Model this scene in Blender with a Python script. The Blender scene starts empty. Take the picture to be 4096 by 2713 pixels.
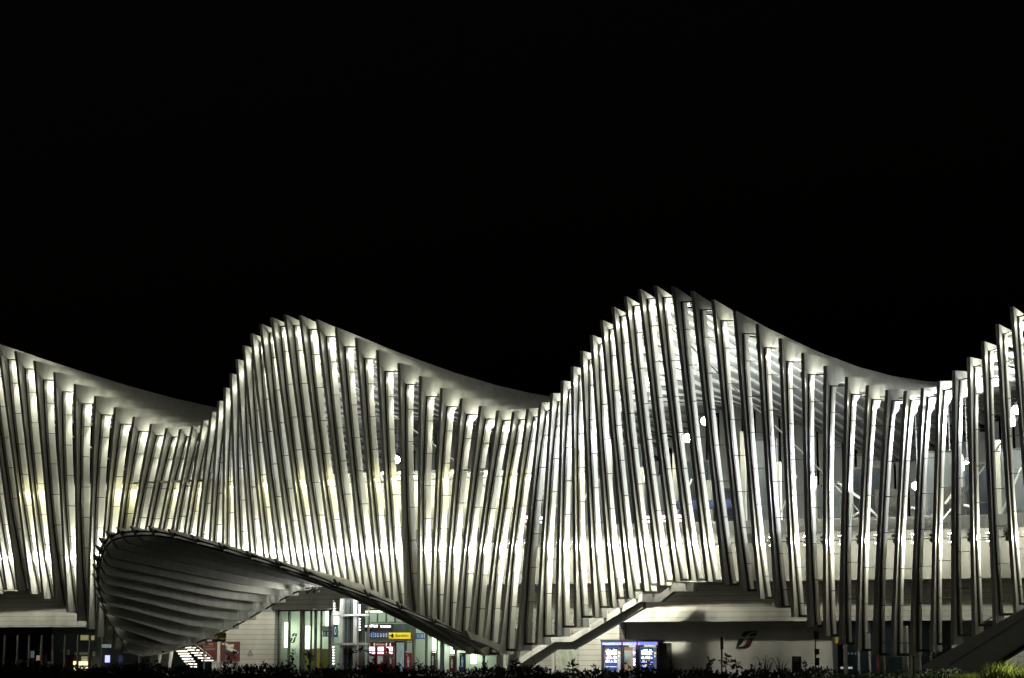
import bpy, bmesh, math, random
from mathutils import Vector, Matrix
random.seed(7)
S = bpy.context.scene
C = S.collection
R = math.radians
EYE = 2.25

# ------------------------------------------------------------------ camera (surveyed from the photograph)
F_PX, TH, PI_, RO, CX, CY, CV = 8633.01, 0.458427, 0.167872, -0.00066, 95.0698, -118.5517, -259.66
FW, FH = 4096, 2713
fwd = Vector((-math.sin(TH)*math.cos(PI_), math.cos(TH)*math.cos(PI_), math.sin(PI_)))
r0 = Vector((math.cos(TH), math.sin(TH), 0)); u0 = r0.cross(fwd)
rgt = math.cos(RO)*r0 + math.sin(RO)*u0
upv = -math.sin(RO)*r0 + math.cos(RO)*u0
cam = bpy.data.cameras.new('camera'); camo = bpy.data.objects.new('camera', cam); C.objects.link(camo)
cam.sensor_width = 36; cam.lens = 36*F_PX/FW; cam.shift_y = CV/FW
cam.clip_start = 0.5; cam.clip_end = 3000
M = Matrix((( rgt.x, upv.x, -fwd.x, CX), (rgt.y, upv.y, -fwd.y, CY), (rgt.z, upv.z, -fwd.z, EYE), (0,0,0,1)))
camo.matrix_world = M
S.camera = camo

def at(u, v, Y):
    """surveying helper: the point at depth Y seen at photo pixel (u, v)"""
    d = fwd + (u-FW/2)/F_PX*rgt - (v-FH/2-CV)/F_PX*upv
    t = (Y-CY)/d.y
    return Vector((CX+t*d.x, Y, EYE+t*d.z))

# ------------------------------------------------------------------ materials
def mat(name, col, rough=0.5, metal=0.0, emit=None, es=0.0, vary=0.0, scale=3.0, bump=0.0, groove=0.0, spec=None):
    m = bpy.data.materials.new(name); m.use_nodes = True
    nt = m.node_tree; b = nt.nodes['Principled BSDF']
    b.inputs['Base Color'].default_value = (*col, 1); b.inputs['Roughness'].default_value = rough
    b.inputs['Metallic'].default_value = metal
    if spec is not None: b.inputs['Specular IOR Level'].default_value = spec
    if emit:
        b.inputs['Emission Color'].default_value = (*emit, 1); b.inputs['Emission Strength'].default_value = es
    colsock = None
    if vary:
        tc = nt.nodes.new('ShaderNodeTexCoord'); n = nt.nodes.new('ShaderNodeTexNoise')
        mp = nt.nodes.new('ShaderNodeMapping'); mp.inputs['Scale'].default_value = (1, 1, 0.35)
        n.inputs['Scale'].default_value = scale; n.inputs['Detail'].default_value = 6
        nt.links.new(tc.outputs['Object'], mp.inputs[0]); nt.links.new(mp.outputs[0], n.inputs['Vector'])
        r = nt.nodes.new('ShaderNodeMapRange'); r.inputs[1].default_value = 0.3; r.inputs[2].default_value = 0.7
        r.inputs[3].default_value = 1-vary; r.inputs[4].default_value = 1+vary*0.4
        nt.links.new(n.outputs['Fac'], r.inputs[0])
        mx = nt.nodes.new('ShaderNodeMixRGB'); mx.blend_type = 'MULTIPLY'; mx.inputs[0].default_value = 1
        mx.inputs[1].default_value = (*col, 1); nt.links.new(r.outputs[0], mx.inputs[2])
        nt.links.new(mx.outputs[0], b.inputs['Base Color']); colsock = mx.outputs[0]
        rr = nt.nodes.new('ShaderNodeMapRange'); rr.inputs[3].default_value = max(0, rough-0.12); rr.inputs[4].default_value = min(1, rough+0.15)
        nt.links.new(n.outputs['Fac'], rr.inputs[0]); nt.links.new(rr.outputs[0], b.inputs['Roughness'])
        if bump:
            bp = nt.nodes.new('ShaderNodeBump'); bp.inputs['Strength'].default_value = bump; bp.inputs['Distance'].default_value = 0.02
            nt.links.new(n.outputs['Fac'], bp.inputs['Height']); nt.links.new(bp.outputs[0], b.inputs['Normal'])
    if groove:   # horizontal open joints between cladding boards
        g = nt.nodes.new('ShaderNodeNewGeometry'); sx = nt.nodes.new('ShaderNodeSeparateXYZ')
        nt.links.new(g.outputs['Position'], sx.inputs[0])
        d = nt.nodes.new('ShaderNodeMath'); d.operation = 'DIVIDE'; d.inputs[1].default_value = groove
        nt.links.new(sx.outputs['Z'], d.inputs[0])
        f = nt.nodes.new('ShaderNodeMath'); f.operation = 'FRACT'; nt.links.new(d.outputs[0], f.inputs[0])
        l = nt.nodes.new('ShaderNodeMath'); l.operation = 'LESS_THAN'; l.inputs[1].default_value = 0.075
        nt.links.new(f.outputs[0], l.inputs[0])
        m2 = nt.nodes.new('ShaderNodeMixRGB'); nt.links.new(l.outputs[0], m2.inputs[0])
        if colsock: nt.links.new(colsock, m2.inputs[1])
        else: m2.inputs[1].default_value = (*col, 1)
        m2.inputs[2].default_value = (col[0]*0.3, col[1]*0.3, col[2]*0.3, 1)
        nt.links.new(m2.outputs[0], b.inputs['Base Color'])
    return m

def glass_mat(name, tint=(0.93, 0.95, 0.92), refl=0.05):
    m = bpy.data.materials.new(name); m.use_nodes = True; nt = m.node_tree; nt.nodes.clear()
    o = nt.nodes.new('ShaderNodeOutputMaterial'); t = nt.nodes.new('ShaderNodeBsdfTransparent'); g = nt.nodes.new('ShaderNodeBsdfGlossy')
    t.inputs[0].default_value = (*tint, 1); g.inputs['Roughness'].default_value = 0.06; g.inputs[0].default_value = (0.9, 0.9, 0.9, 1)
    f = nt.nodes.new('ShaderNodeFresnel'); ge = nt.nodes.new('ShaderNodeNewGeometry')   # thin pane: same reflectance from both sides
    io = nt.nodes.new('ShaderNodeMapRange'); io.inputs[3].default_value = 1.35; io.inputs[4].default_value = 1/1.35
    nt.links.new(ge.outputs['Backfacing'], io.inputs[0]); nt.links.new(io.outputs[0], f.inputs[0])
    mx = nt.nodes.new('ShaderNodeMixShader')
    nt.links.new(f.outputs[0], mx.inputs[0]); nt.links.new(t.outputs[0], mx.inputs[1]); nt.links.new(g.outputs[0], mx.inputs[2])
    nt.links.new(mx.outputs[0], o.inputs[0]); return m

m_steel = mat('white painted steel', (0.66, 0.66, 0.625), 0.42, vary=0.16, scale=1.3)
m_fin = mat('canopy painted steel', (0.68, 0.675, 0.64), 0.5, vary=0.18, scale=1.6)
m_panel = mat('roof lining', (0.52, 0.52, 0.49), 0.6, vary=0.12, scale=0.8)
m_frame = mat('anodised frame', (0.07, 0.068, 0.062), 0.45)
def translucent(m, f):
    nt = m.node_tree; b = nt.nodes['Principled BSDF']; o = [n for n in nt.nodes if n.type == 'OUTPUT_MATERIAL'][0]
    t = nt.nodes.new('ShaderNodeBsdfTranslucent'); t.inputs[0].default_value = (.8, .8, .77, 1); mx = nt.nodes.new('ShaderNodeMixShader'); mx.inputs[0].default_value = f
    nt.links.new(b.outputs[0], mx.inputs[1]); nt.links.new(t.outputs[0], mx.inputs[2]); nt.links.new(mx.outputs[0], o.inputs[0])
m_roof = mat('frosted roof glazing', (0.52, 0.52, 0.49), 0.6, vary=0.12, scale=0.8); translucent(m_roof, .42)
m_glass = glass_mat('clear glass')
m_sglass = glass_mat('shop glass', (0.8, 0.86, 0.84))
m_board = mat('clad boards', (0.36, 0.355, 0.325), 0.7, vary=0.2, scale=0.9, groove=0.325)
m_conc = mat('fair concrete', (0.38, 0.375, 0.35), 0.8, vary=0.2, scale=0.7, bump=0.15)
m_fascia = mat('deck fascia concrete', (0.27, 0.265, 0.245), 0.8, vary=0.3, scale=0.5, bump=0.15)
m_deck = mat('deck concrete', (0.30, 0.30, 0.28), 0.85, vary=0.2, scale=0.8)
m_edge_shade = mat('deck edge with painted shade', (0.09, 0.09, 0.085), 0.85, vary=0.3, scale=0.9)  # darkened concrete: shade put into the colour of deck edge and upper stair
m_dark = mat('dark trim', (0.02, 0.02, 0.022), 0.5)
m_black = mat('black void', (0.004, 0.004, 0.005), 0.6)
m_lamp = mat('floodlight lens', (0.9, 0.9, 0.9), 0.3, emit=(1, 0.98, 0.9), es=160)
m_lampw = mat('cold lamp lens', (0.9, 0.9, 0.9), 0.3, emit=(0.95, 0.97, 1), es=160)
m_lampoff = mat('unlit lens', (0.12, 0.12, 0.12), 0.2)
m_lampy = mat('warm downlight lens', (0.9, 0.9, 0.8), 0.3, emit=(1, 0.93, 0.5), es=30)
m_white = mat('white enamel', (0.78, 0.78, 0.76), 0.4, vary=0.06)
m_pole = mat('galvanised pole', (0.42, 0.42, 0.43), 0.4, metal=0.6)
m_yel = mat('yellow sign', (0.42, 0.33, 0.012), 0.5)
m_yelb = mat('yellow backlit sign', (0.7, 0.55, 0.02), 0.5, emit=(0.75, 0.6, 0.02), es=0.45)
m_blue = mat('navy sign', (0.012, 0.022, 0.07), 0.45)
m_blueb = mat('navy backlit sign', (0.012, 0.022, 0.07), 0.45, emit=(0.02, 0.04, 0.11), es=0.7)
m_blue2 = mat('blue pictogram', (0.05, 0.2, 0.5), 0.5, emit=(0.08, 0.25, 0.6), es=0.5)
m_txtw = mat('sign white', (0.8, 0.8, 0.8), 0.5, emit=(0.8, 0.85, 0.85), es=0.35)
m_txtk = mat('sign black', (0.01, 0.01, 0.01), 0.5)
m_red = mat('red enamel', (0.2, 0.015, 0.022), 0.45)
m_redb = mat('lit red panel', (0.4, 0.02, 0.05), 0.4, emit=(0.6, 0.03, 0.08), es=0.9)
m_dred = mat('dark red poster', (0.07, 0.014, 0.012), 0.5, vary=0.3, scale=2)
m_scr = mat('bright screen', (0.9, 0.9, 0.9), 0.3, emit=(1, 0.96, 0.95), es=4)
m_scrp = mat('pink keypad glow', (0.9, 0.6, 0.7), 0.3, emit=(1, 0.45, 0.6), es=2.5)
m_scrw = mat('board digits', (0.9, 0.9, 0.9), 0.3, emit=(0.8, 0.95, 1), es=4)
m_scro = mat('board orange digits', (0.9, 0.4, 0.1), 0.3, emit=(1, 0.25, 0.05), es=3)
m_green = mat('dark green emblem', (0.003, 0.009, 0.009), 0.4)
m_logored = mat('dark red emblem', (0.022, 0.005, 0.005), 0.4)
m_tube = mat('tall wall light', (0.9, 0.95, 0.85), 0.4, emit=(0.93, 1, 0.8), es=5)
m_int = mat('hall lining', (0.46, 0.52, 0.44), 0.6, vary=0.1, scale=0.6)
m_ylw = mat('pale cream panel', (0.76, 0.75, 0.66), 0.55, vary=0.08, scale=0.6)
m_bluebar = mat('blue header glow', (0.2, 0.25, 0.7), 0.4, emit=(0.22, 0.27, 0.95), es=1.1)
m_vend = mat('vending front', (0.36, 0.36, 0.42), 0.5, emit=(0.35, 0.37, 0.5), es=0.25)
m_vdark = mat('vending interior', (0.02, 0.03, 0.08), 0.4, emit=(0.03, 0.06, 0.2), es=0.9)
m_shelf = mat('lit blue shelf', (0.4, 0.4, 0.9), 0.4, emit=(0.3, 0.32, 1), es=2.2)
m_goodw = mat('lit white goods', (0.9, 0.9, 0.9), 0.4, emit=(0.85, 0.95, 1), es=4.5)
m_goodg = mat('lit green goods', (0.5, 0.8, 0.4), 0.4, emit=(0.65, 0.95, 0.6), es=2.6)
m_goody = mat('lit yellow goods', (0.8, 0.7, 0.1), 0.4, emit=(0.9, 0.75, 0.1), es=1.2)
m_goodr = mat('lit red goods', (0.8, 0.2, 0.1), 0.4, emit=(0.9, 0.3, 0.2), es=1.2)
m_brown = mat('coffee photo', (0.25, 0.16, 0.1), 0.5, emit=(0.35, 0.24, 0.15), es=0.8)
m_cabin = mat('charcoal cabinet', (0.03, 0.03, 0.037), 0.5, vary=0.1)
m_leaf = mat('hedge leaf', (0.03, 0.05, 0.018), 0.6, vary=0.3, scale=8)
m_grassl = mat('grass blade', (0.17, 0.21, 0.035), 0.5, vary=0.35, scale=9)
m_reed = mat('reed blade', (0.045, 0.06, 0.025), 0.55)
m_pave = mat('asphalt forecourt', (0.055, 0.055, 0.052), 0.8, vary=0.25, scale=0.5)
m_soil = mat('lawn ground', (0.03, 0.04, 0.015), 0.9, vary=0.3, scale=1)
m_skin = mat('skin', (0.4, 0.25, 0.18), 0.6)
m_coat = mat('grey coat', (0.12, 0.115, 0.11), 0.8)
m_hair = mat('dark hair', (0.01, 0.008, 0.006), 0.6)
m_cloth = mat('dark trousers', (0.02, 0.02, 0.025), 0.8)
m_map = mat('map panel', (0.32, 0.35, 0.29), 0.5, vary=0.35, scale=7)
m_teal = mat('timetable sheet', (0.25, 0.33, 0.34), 0.5, emit=(0.22, 0.3, 0.3), es=0.3, vary=0.3, scale=6)
m_bluetrain = mat('blue board', (0.03, 0.05, 0.14), 0.5)
m_dimy = mat('dim warm panel', (0.5, 0.46, 0.2), 0.5, emit=(0.55, 0.5, 0.2), es=0.5)
m_wood = mat('warm counter glow', (0.8, 0.7, 0.5), 0.4, emit=(1, 0.82, 0.5), es=1.6)
m_haze = mat('pale blue screen', (0.20, 0.225, 0.24), 0.5, vary=0.4, scale=0.6)
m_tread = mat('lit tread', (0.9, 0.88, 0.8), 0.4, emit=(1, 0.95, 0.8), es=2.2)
m_shopin = mat('dim shop wall', (0.12, 0.14, 0.14), 0.7, vary=0.5, scale=1.5)

# ------------------------------------------------------------------ mesh helpers
class MB:
    def __init__(self): self.v = []; self.f = []; self.mi = []; self.mats = []
    def _m(self, m):
        if m not in self.mats: self.mats.append(m)
        return self.mats.index(m)
    def face(self, pts, m):
        b = len(self.v); self.v += [tuple(p) for p in pts]; self.f.append(list(range(b, b+len(pts)))); self.mi.append(self._m(m))
    def box(self, x0, x1, y0, y1, z0, z1, m):
        b = len(self.v)
        self.v += [(x0,y0,z0),(x1,y0,z0),(x1,y1,z0),(x0,y1,z0),(x0,y0,z1),(x1,y0,z1),(x1,y1,z1),(x0,y1,z1)]
        for q in ((0,3,2,1),(4,5,6,7),(0,1,5,4),(1,2,6,5),(2,3,7,6),(3,0,4,7)):
            self.f.append([b+k for k in q]); self.mi.append(self._m(m))
    def hexa(self, p, m):       # 8 points: bottom ring, top ring
        b = len(self.v); self.v += [tuple(q) for q in p]
        for q in ((0,3,2,1),(4,5,6,7),(0,1,5,4),(1,2,6,5),(2,3,7,6),(3,0,4,7)):
            self.f.append([b+k for k in q]); self.mi.append(self._m(m))
    def prism(self, poly, off, m):      # poly: list of Vector, extruded by off
        n = len(poly); b = len(self.v); off = Vector(off)
        self.v += [tuple(p) for p in poly] + [tuple(Vector(p)+off) for p in poly]
        self.f.append([b+k for k in range(n)][::-1]); self.mi.append(self._m(m))
        self.f.append([b+n+k for k in range(n)]); self.mi.append(self._m(m))
        for k in range(n):
            k2 = (k+1) % n
            self.f.append([b+k, b+k2, b+n+k2, b+n+k]); self.mi.append(self._m(m))
    def tube(self, p, q, r, m, n=8, r2=None):
        p = Vector(p); q = Vector(q); d = (q-p).normalized()
        a = d.cross(Vector((0,0,1)))
        if a.length < 1e-3: a = Vector((1,0,0))
        a.normalize(); c = d.cross(a); b = len(self.v); r2 = r if r2 is None else r2
        for o, rr in ((p, r), (q, r2)):
            for k in range(n):
                t = 2*math.pi*k/n; self.v.append(tuple(o + rr*(math.cos(t)*a + math.sin(t)*c)))
        for k in range(n):
            k2 = (k+1) % n
            self.f.append([b+k, b+k2, b+n+k2, b+n+k]); self.mi.append(self._m(m))
        self.f.append([b+k for k in range(n)][::-1]); self.mi.append(self._m(m))
        self.f.append([b+n+k for k in range(n)]); self.mi.append(self._m(m))
    def strip(self, outer, inner, x0, x1, m):  # closed band in a YZ plane given as paired points, extruded along X
        b = len(self.v); n = len(outer)
        for (y, z), (y2, z2) in zip(outer, inner):
            self.v += [(x0,y,z),(x1,y,z),(x0,y2,z2),(x1,y2,z2)]
        k_ = self._m(m)
        def add(*q): self.f.append([b+i for i in q]); self.mi.append(k_)
        for k in range(n-1):
            o = 4*k; p = o+4
            add(o, o+1, p+1, p); add(o+2, p+2, p+3, o+3); add(o, p, p+2, o+2); add(o+1, o+3, p+3, p+1)
        add(0, 2, 3, 1); o = 4*(n-1); add(o, o+1, o+3, o+2)
    def build(self, name, parent=None, bevel=0):
        me = bpy.data.meshes.new(name); me.from_pydata(self.v, [], self.f)
        for m in self.mats: me.materials.append(m)
        for p, i in zip(me.polygons, self.mi): p.material_index = i
        me.update()
        bm = bmesh.new(); bm.from_mesh(me); bmesh.ops.recalc_face_normals(bm, faces=bm.faces); bm.to_mesh(me); bm.free()
        o = bpy.data.objects.new(name, me); C.objects.link(o)
        if parent:
            o.parent = parent; o.matrix_parent_inverse = Matrix.Translation(-parent.location)
        if bevel:
            b = o.modifiers.new('bevel', 'BEVEL'); b.width = bevel; b.segments = 2; b.limit_method = 'ANGLE'
        return o

def thing(name, label, cat, loc=(0,0,0), group=None):
    o = bpy.data.objects.new(name, None); C.objects.link(o); o.location = loc; o.empty_display_size = 0.3
    o['label'] = label; o['category'] = cat
    if group: o['group'] = group
    return o
def tag(o, label, cat, group=None):
    o['label'] = label; o['category'] = cat
    if group: o['group'] = group
    return o
def struct(o): o['kind'] = 'structure'; return o
def copy_part(o, parent, dx=Vector()):
    c = o.copy(); C.objects.link(c); c.parent = parent; return c
def point(name, loc, w, col=(1, 0.98, 0.80), r=0.08, parent=None):
    l = bpy.data.lights.new(name, 'POINT'); l.energy = w; l.color = col; l.shadow_soft_size = r
    o = bpy.data.objects.new(name, l); C.objects.link(o); o.location = loc
    if parent: o.parent = parent; o.matrix_parent_inverse = Matrix.Translation(-parent.location)
    return o
def spot(name, loc, tgt, w, ang, blend=.8, col=(1, 0.98, 0.80), r=0.07, parent=None):
    l = bpy.data.lights.new(name, 'SPOT'); l.energy = w; l.color = col; l.shadow_soft_size = r; l.spot_size = R(ang); l.spot_blend = blend
    o = bpy.data.objects.new(name, l); C.objects.link(o); o.location = loc
    o.rotation_euler = (Vector(tgt)-Vector(loc)).to_track_quat('-Z', 'Y').to_euler(); return o
def area(name, loc, w, sx, sy, col=(1,1,1), rot=(0,0,0), parent=None):
    l = bpy.data.lights.new(name, 'AREA'); l.energy = w; l.color = col; l.shape = 'RECTANGLE'; l.size = sx; l.size_y = sy
    o = bpy.data.objects.new(name, l); C.objects.link(o); o.location = loc; o.rotation_euler = rot
    if parent: o.parent = parent; o.matrix_parent_inverse = Matrix.Translation(-parent.location)
    return o
def pbx(mb, u0, v0, u1, v1, Y, dep, m):
    """box whose front face (at depth Y) was measured between two photo corners"""
    a = at(u0, (v0+v1)/2, Y); b = at(u1, (v0+v1)/2, Y); t = at((u0+u1)/2, v0, Y).z; d = at((u0+u1)/2, v1, Y).z
    mb.box(a.x, b.x, Y, Y+dep, d, t, m); return mb
def pbox(name, u0, v0, u1, v1, Y, dep, m, parent=None, bevel=0):
    return pbx(MB(), u0, v0, u1, v1, Y, dep, m).build(name, parent, bevel)
def text(s, loc, h, m, parent=None, name='lettering', width=None, shear=0.0):
    cu = bpy.data.curves.new(name, 'FONT'); cu.body = s; cu.size = h*1.4; cu.extrude = 0.004; cu.align_x = 'CENTER'; cu.align_y = 'CENTER'; cu.shear = shear
    t = bpy.data.objects.new(name+'_curve', cu); me = bpy.data.meshes.new_from_object(t); bpy.data.objects.remove(t); me.name = name
    me.transform(Matrix.Rotation(R(90), 4, 'X'))
    if width:
        xs = [v.co.x for v in me.vertices]; w = max(xs)-min(xs)
        me.transform(Matrix.Diagonal((width/w, 1, 1, 1)))
    me.transform(Matrix.Translation(Vector(loc)))
    me.materials.append(m); o = bpy.data.objects.new(name, me); C.objects.link(o)
    if parent: o.parent = parent; o.matrix_parent_inverse = Matrix.Translation(-parent.location)
    return o

# ------------------------------------------------------------------ the wave: one portal frame every 1.058 m, 24 bays to a wave
P, N = 1.058, 24
I0, I1 = -9, 74
def ph(i): return 2*math.pi*(i-21.4)/N
def har(c, a): return c[0]+c[1]*math.cos(a)+c[2]*math.sin(a)+c[3]*math.cos(2*a)+c[4]*math.sin(2*a)
ZT = (17.3018+EYE, 3.03679, -0.33074, -0.00051, 0.00199)
YT = (0, -3.51837, 0.35159, -0.00418, -0.00418)
ZB = (1.28198+EYE, 2.18882, -0.25305, -0.02519, -0.02243)
YB = (0.83692, 1.05648, -0.3044, -0.56695, 0.07244)
YM = (0.75641, -0.82829, -0.03551, 0.02306, 0.01088)
ROOF_MID, YBACK = 19.55, 50.0
def zt(i): return har(ZT, ph(i))
def zb(i): return har(ZB, ph(i))
def yt(i): return har(YT, ph(i))
def yb(i): return har(YB, ph(i))
def yf(i, z):
    b, t = zb(i), zt(i); s = (z-b)/(t-b); sm = (10.7-b)/(t-b)
    a0, am, a1 = yb(i), har(YM, ph(i)), yt(i)
    # gentle curve through foot, deck level and head
    lin = a0+(a1-a0)*s; dm = am-(a0+(a1-a0)*sm)
    return lin + 0.6*dm*(s*(1-s))/(sm*(1-sm))
def wout(i, z):
    s = (z-zb(i))/(zt(i)-zb(i)); return 0.34+0.5*abs(2*s-1)**2.2
def roof_top(i, y):
    y0 = yt(i); s = (y-y0)/(YBACK-y0)
    return zt(i)+(2*ROOF_MID-2*zt(i))*s
def beam_h(s): return 0.86-0.3*min(1, 2*s if s < .5 else 2-2*s)
W2 = 0.1

station = thing('railway_station', 'long white steel railway station whose wave-shaped ribbed facade glows at night', 'station', (30, 0, 0))

for i in range(I0, I1+1):
    x = i*P; o = []; n = []
    b, t = zb(i), zt(i)
    for k in range(19):
        z = b+(t-1.3-b)*k/18
        o.append((yf(i, z), z)); n.append((yf(i, z)+wout(i, z)+0.25+0.80, z))
    d = wout(i, t)+1.08
    y0 = yt(i)
    o.append((yf(i, t-.5), t-.5)); n.append((y0+d+0.12, t-1.02))
    o.append((y0, t)); n.append((y0+d+0.4, roof_top(i, y0+d+.4)-0.88))
    for k in range(1, 11):
        s = k/10; y = y0+d+0.4+(YBACK-1.2-y0-d-.4)*s
        o.append((y, roof_top(i, y))); n.append((y, roof_top(i, y)-beam_h(s)))
    z1 = roof_top(i, YBACK)
    o.append((YBACK, z1)); n.append((YBACK-1.0, z1-1.0))
    o.append((YBACK+0.6, 8.5)); n.append((YBACK-0.3, 8.5))
    mb = MB(); mb.strip(o, n, x-W2, x+W2, m_steel)
    mb.build('rib', station)

def joint_z():  # common glazing joint levels counted from the deck
    return 2.06
UNLIT = {-2, 1, 3, 6, 27, 35, 47, 48, 50, 52, 54, 56, 58, 60, 62, 64}
UNLIT_TOP = {46, 47, 49, 53, 56, 58, 60}
for i in range(I0, I1):
    xa, xb = i*P+W2+0.003, (i+1)*P-W2-0.003
    z0 = max(zb(i), zb(i+1))+0.12; z1 = min(zt(i), zt(i+1))-0.52
    def gy(j, z): return yf(j, z)+wout(j, z)
    # window frame: left jamb against the rib, sill, head, right jamb
    fr = MB()
    ks = 12
    for k in range(ks):
        za, zc = z0+(z1-z0)*k/ks, z0+(z1-z0)*(k+1)/ks
        for (xx, ww, dd, j) in ((xa, 0.10, 0.22, i), (xb-0.03, 0.03, 0.10, i+1)):
            ya, yc = gy(j, za), gy(j, zc)
            fr.hexa([(xx,ya-.04,za),(xx+ww,ya-.04,za),(xx+ww,ya+dd,za),(xx,ya+dd,za),(xx,yc-.04,zc),(xx+ww,yc-.04,zc),(xx+ww,yc+dd,zc),(xx,yc+dd,zc)], m_frame)
    ya, yc = gy(i, z0), gy(i+1, z0)
    fr.hexa([(xa,ya-.06,z0-.14),(xb,yc-.06,z0-.14),(xb,yc+.12,z0-.14),(xa,ya+.12,z0-.14),(xa,ya-.06,z0-.002),(xb,yc-.06,z0-.002),(xb,yc+.12,z0-.002),(xa,ya+.12,z0-.002)], m_frame)
    ya, yc = gy(i, z1), gy(i+1, z1)
    fr.hexa([(xa,ya-.05,z1+.002),(xb,yc-.05,z1+.002),(xb,yc+.08,z1+.002),(xa,ya+.08,z1+.002),(xa,ya-.05,z1+.07),(xb,yc-.05,z1+.07),(xb,yc+.08,z1+.07),(xa,ya+.08,z1+.07)], m_frame)
    gl = MB(); zs = [z0]
    q = z1-1.55
    js = []
    while q > z0+.5: js.append(q); q -= 2.06
    for k in range(13): pass
    lv = [z0+(z1-z0)*k/12 for k in range(13)]
    for za, zc in zip(lv, lv[1:]):
        gl.face([(xa+.05,gy(i,za),za),(xb-.03,gy(i+1,za),za),(xb-.03,gy(i+1,zc),zc),(xa+.05,gy(i,zc),zc)], m_glass)
    g = gl.build('glazing', station)
    for zq in js: fr.tube((xa+.05, gy(i, zq), zq), (xb-.03, gy(i+1, zq), zq), 0.022, m_frame, 6)
    fr.build('window_frame', g)
    # roof infill between the beams: a clear strip at the eave, then lining
    rp = MB(); ys = [0, 1.25, 2.9] + [2.9+(46-2.9)*k/8 for k in range(1, 9)]
    prev = None
    for k, dy in enumerate(ys):
        pa = yt(i)+wout(i, zt(i))+.02+dy; pb = yt(i+1)+wout(i+1, zt(i+1))+.02+dy
        za = min(roof_top(i, pa), roof_top(i+1, pb)) - (0.45 if k else 0.45)
        if k == 0: za = z1+0.02
        cur = ((xa, pa, za), (xb, pb, za))
        if prev: rp.face([prev[0], prev[1], cur[1], cur[0]], m_glass if k <= 2 else m_roof)
        if k in (1,): rp.tube(cur[0], cur[1], 0.05, m_frame, 6)
        prev = cur
    rp.build('roof_panel', station)
    # eave floodlight hung in the bay head
    lit = i not in UNLIT_TOP
    ye = (gy(i, z1)+gy(i+1, z1))/2+0.80; ze = z1-0.62; xm = (xa+xb)/2+0.12
    fl = MB(); fl.box(xm-.10, xm+.10, ye-.08, ye+.08, ze-.16, ze+.16, m_dark); fl.tube((xm, ye, ze+.16), (xm, ye, ze+.62), 0.025, m_dark, 6)
    fo = fl.build('eave_floodlight', station)
    ln = MB(); ln.box(xm-.085, xm+.085, ye+.083, ye+.10, ze-.14, ze+.10, m_lamp if lit else m_lampoff)
    ln.build('lens', fo)
    zl = 8.02; yl = (gy(i, zl)+gy(i+1, zl))/2+0.48; xl = (xa+xb)/2+.18
    if lit:
        ew = random.uniform(.7, 1.3)
        point('eave_lamp', (xm-.12, ye+.05, ze+.25), 80*ew, r=0.10)
        point('roof_glow', (xm-.1, ye+1.3, ze-.1), (26 if i < 48 else 50)*ew, r=0.15)
        spot('eave_spot', (xm-.05, ye+.02, ze-.2), (xl-.25, yl, zl), 540*ew, 75)
    # deck floodlight on its bracket, one per bay
    on = i not in UNLIT
    fl = MB(); fl.box(xl-.14, xl+.14, yl-.05, yl+.16, zl-.02, zl+.10, m_dark); fl.box(xl-.02, xl+.02, yl+.16, yl+1.5, zl+.02, zl+.07, m_dark)
    fl.box(xl-.12, xl+.02, yl-.03, yl+.10, zl-.34, zl-.14, m_dark); fl.box(xl-.03, xl+.0, yl+.0, yl+.04, zl-.14, zl-.02, m_dark)
    fo = fl.build('deck_floodlight', station)
    ln = MB(); ln.box(xl-.11, xl+.0, yl-.02, yl+.09, zl-.365, zl-.343, m_lamp if on else m_lampoff); ln.box(xl-.13, xl+.13, yl-.04, yl+.15, zl+.103, zl+.12, m_lamp if on else m_lampoff)
    ln.build('lens', fo)
    if on:
        w = (1.0 if i < 49 else 1.0)*random.uniform(.72, 1.25)
        point('deck_lamp', (xl-.2, yl, zl-.18), 330*w, r=0.09)
        spot('deck_spot_up', (xl-.1, yl, zl+.16), (xm-.25, ye, ze), 580*w, 80)
        spot('deck_spot_down', (xl-.12, yl, zl-.4), (xl-.3, (gy(i, z0)+gy(i+1, z0))/2+.5, z0), (2000 if 33 <= i <= 43 else 300)*w, 95)

# ------------------------------------------------------------------ deck, walls and the ground floor behind the ribs
XL, XR = -16.0, 84.0
mb = MB(); mb.box(XL, XR, 3.0, 47, 7.95, 8.45, m_edge_shade); mb.build('deck_slab', station)  # dark colour stands in for the unlit band above the deck lamps
mb = MB(); mb.box(XL, XR, 4.6, 4.75, 8.452, 9.25, m_deck); mb.box(XL, XR, 4.55, 4.83, 9.252, 9.30, m_deck); mb.build('parapet', station)
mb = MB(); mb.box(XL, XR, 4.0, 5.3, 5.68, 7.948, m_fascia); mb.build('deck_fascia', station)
xa_, xb_ = at(850, 2500, 5.5).x, at(1098, 2500, 5.5).x
xc_, xd_ = at(2005, 2500, 5.5).x, at(2477, 2520, 5.5).x
mb = MB(); mb.box(XL, xa_, 5.5, 6.4, 3.16, 5.85, m_board); mb.build('clad_wall', station)
mb = MB(); mb.box(xa_+.003, xb_, 5.5, 6.4, 0, 5.85, m_board); mb.build('clad_wall', station)
mb = MB(); mb.box(xb_+.003, xc_, 5.5, 6.4, 4.25, 5.85, m_board); mb.build('clad_wall', station)
mb = MB(); mb.box(xc_+.003, xd_, 5.5, 6.4, 0, 5.85, m_board); mb.build('clad_wall', station)
mb = MB(); mb.box(xd_+.003, XR, 5.5, 6.4, 3.34, 5.85, m_board); mb.build('clad_wall', station)
xe_ = at(3333, 2600, 6.5).x
mb = MB(); mb.box(xd_+.003, xe_, 6.5, 6.9, 0, 3.338, m_conc); mb.build('recessed_wall', station)
mb = MB(); mb.box(XL, XR, 12.0, 12.3, 0, 7.94, m_shopin); mb.build('back_wall', station)
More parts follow.
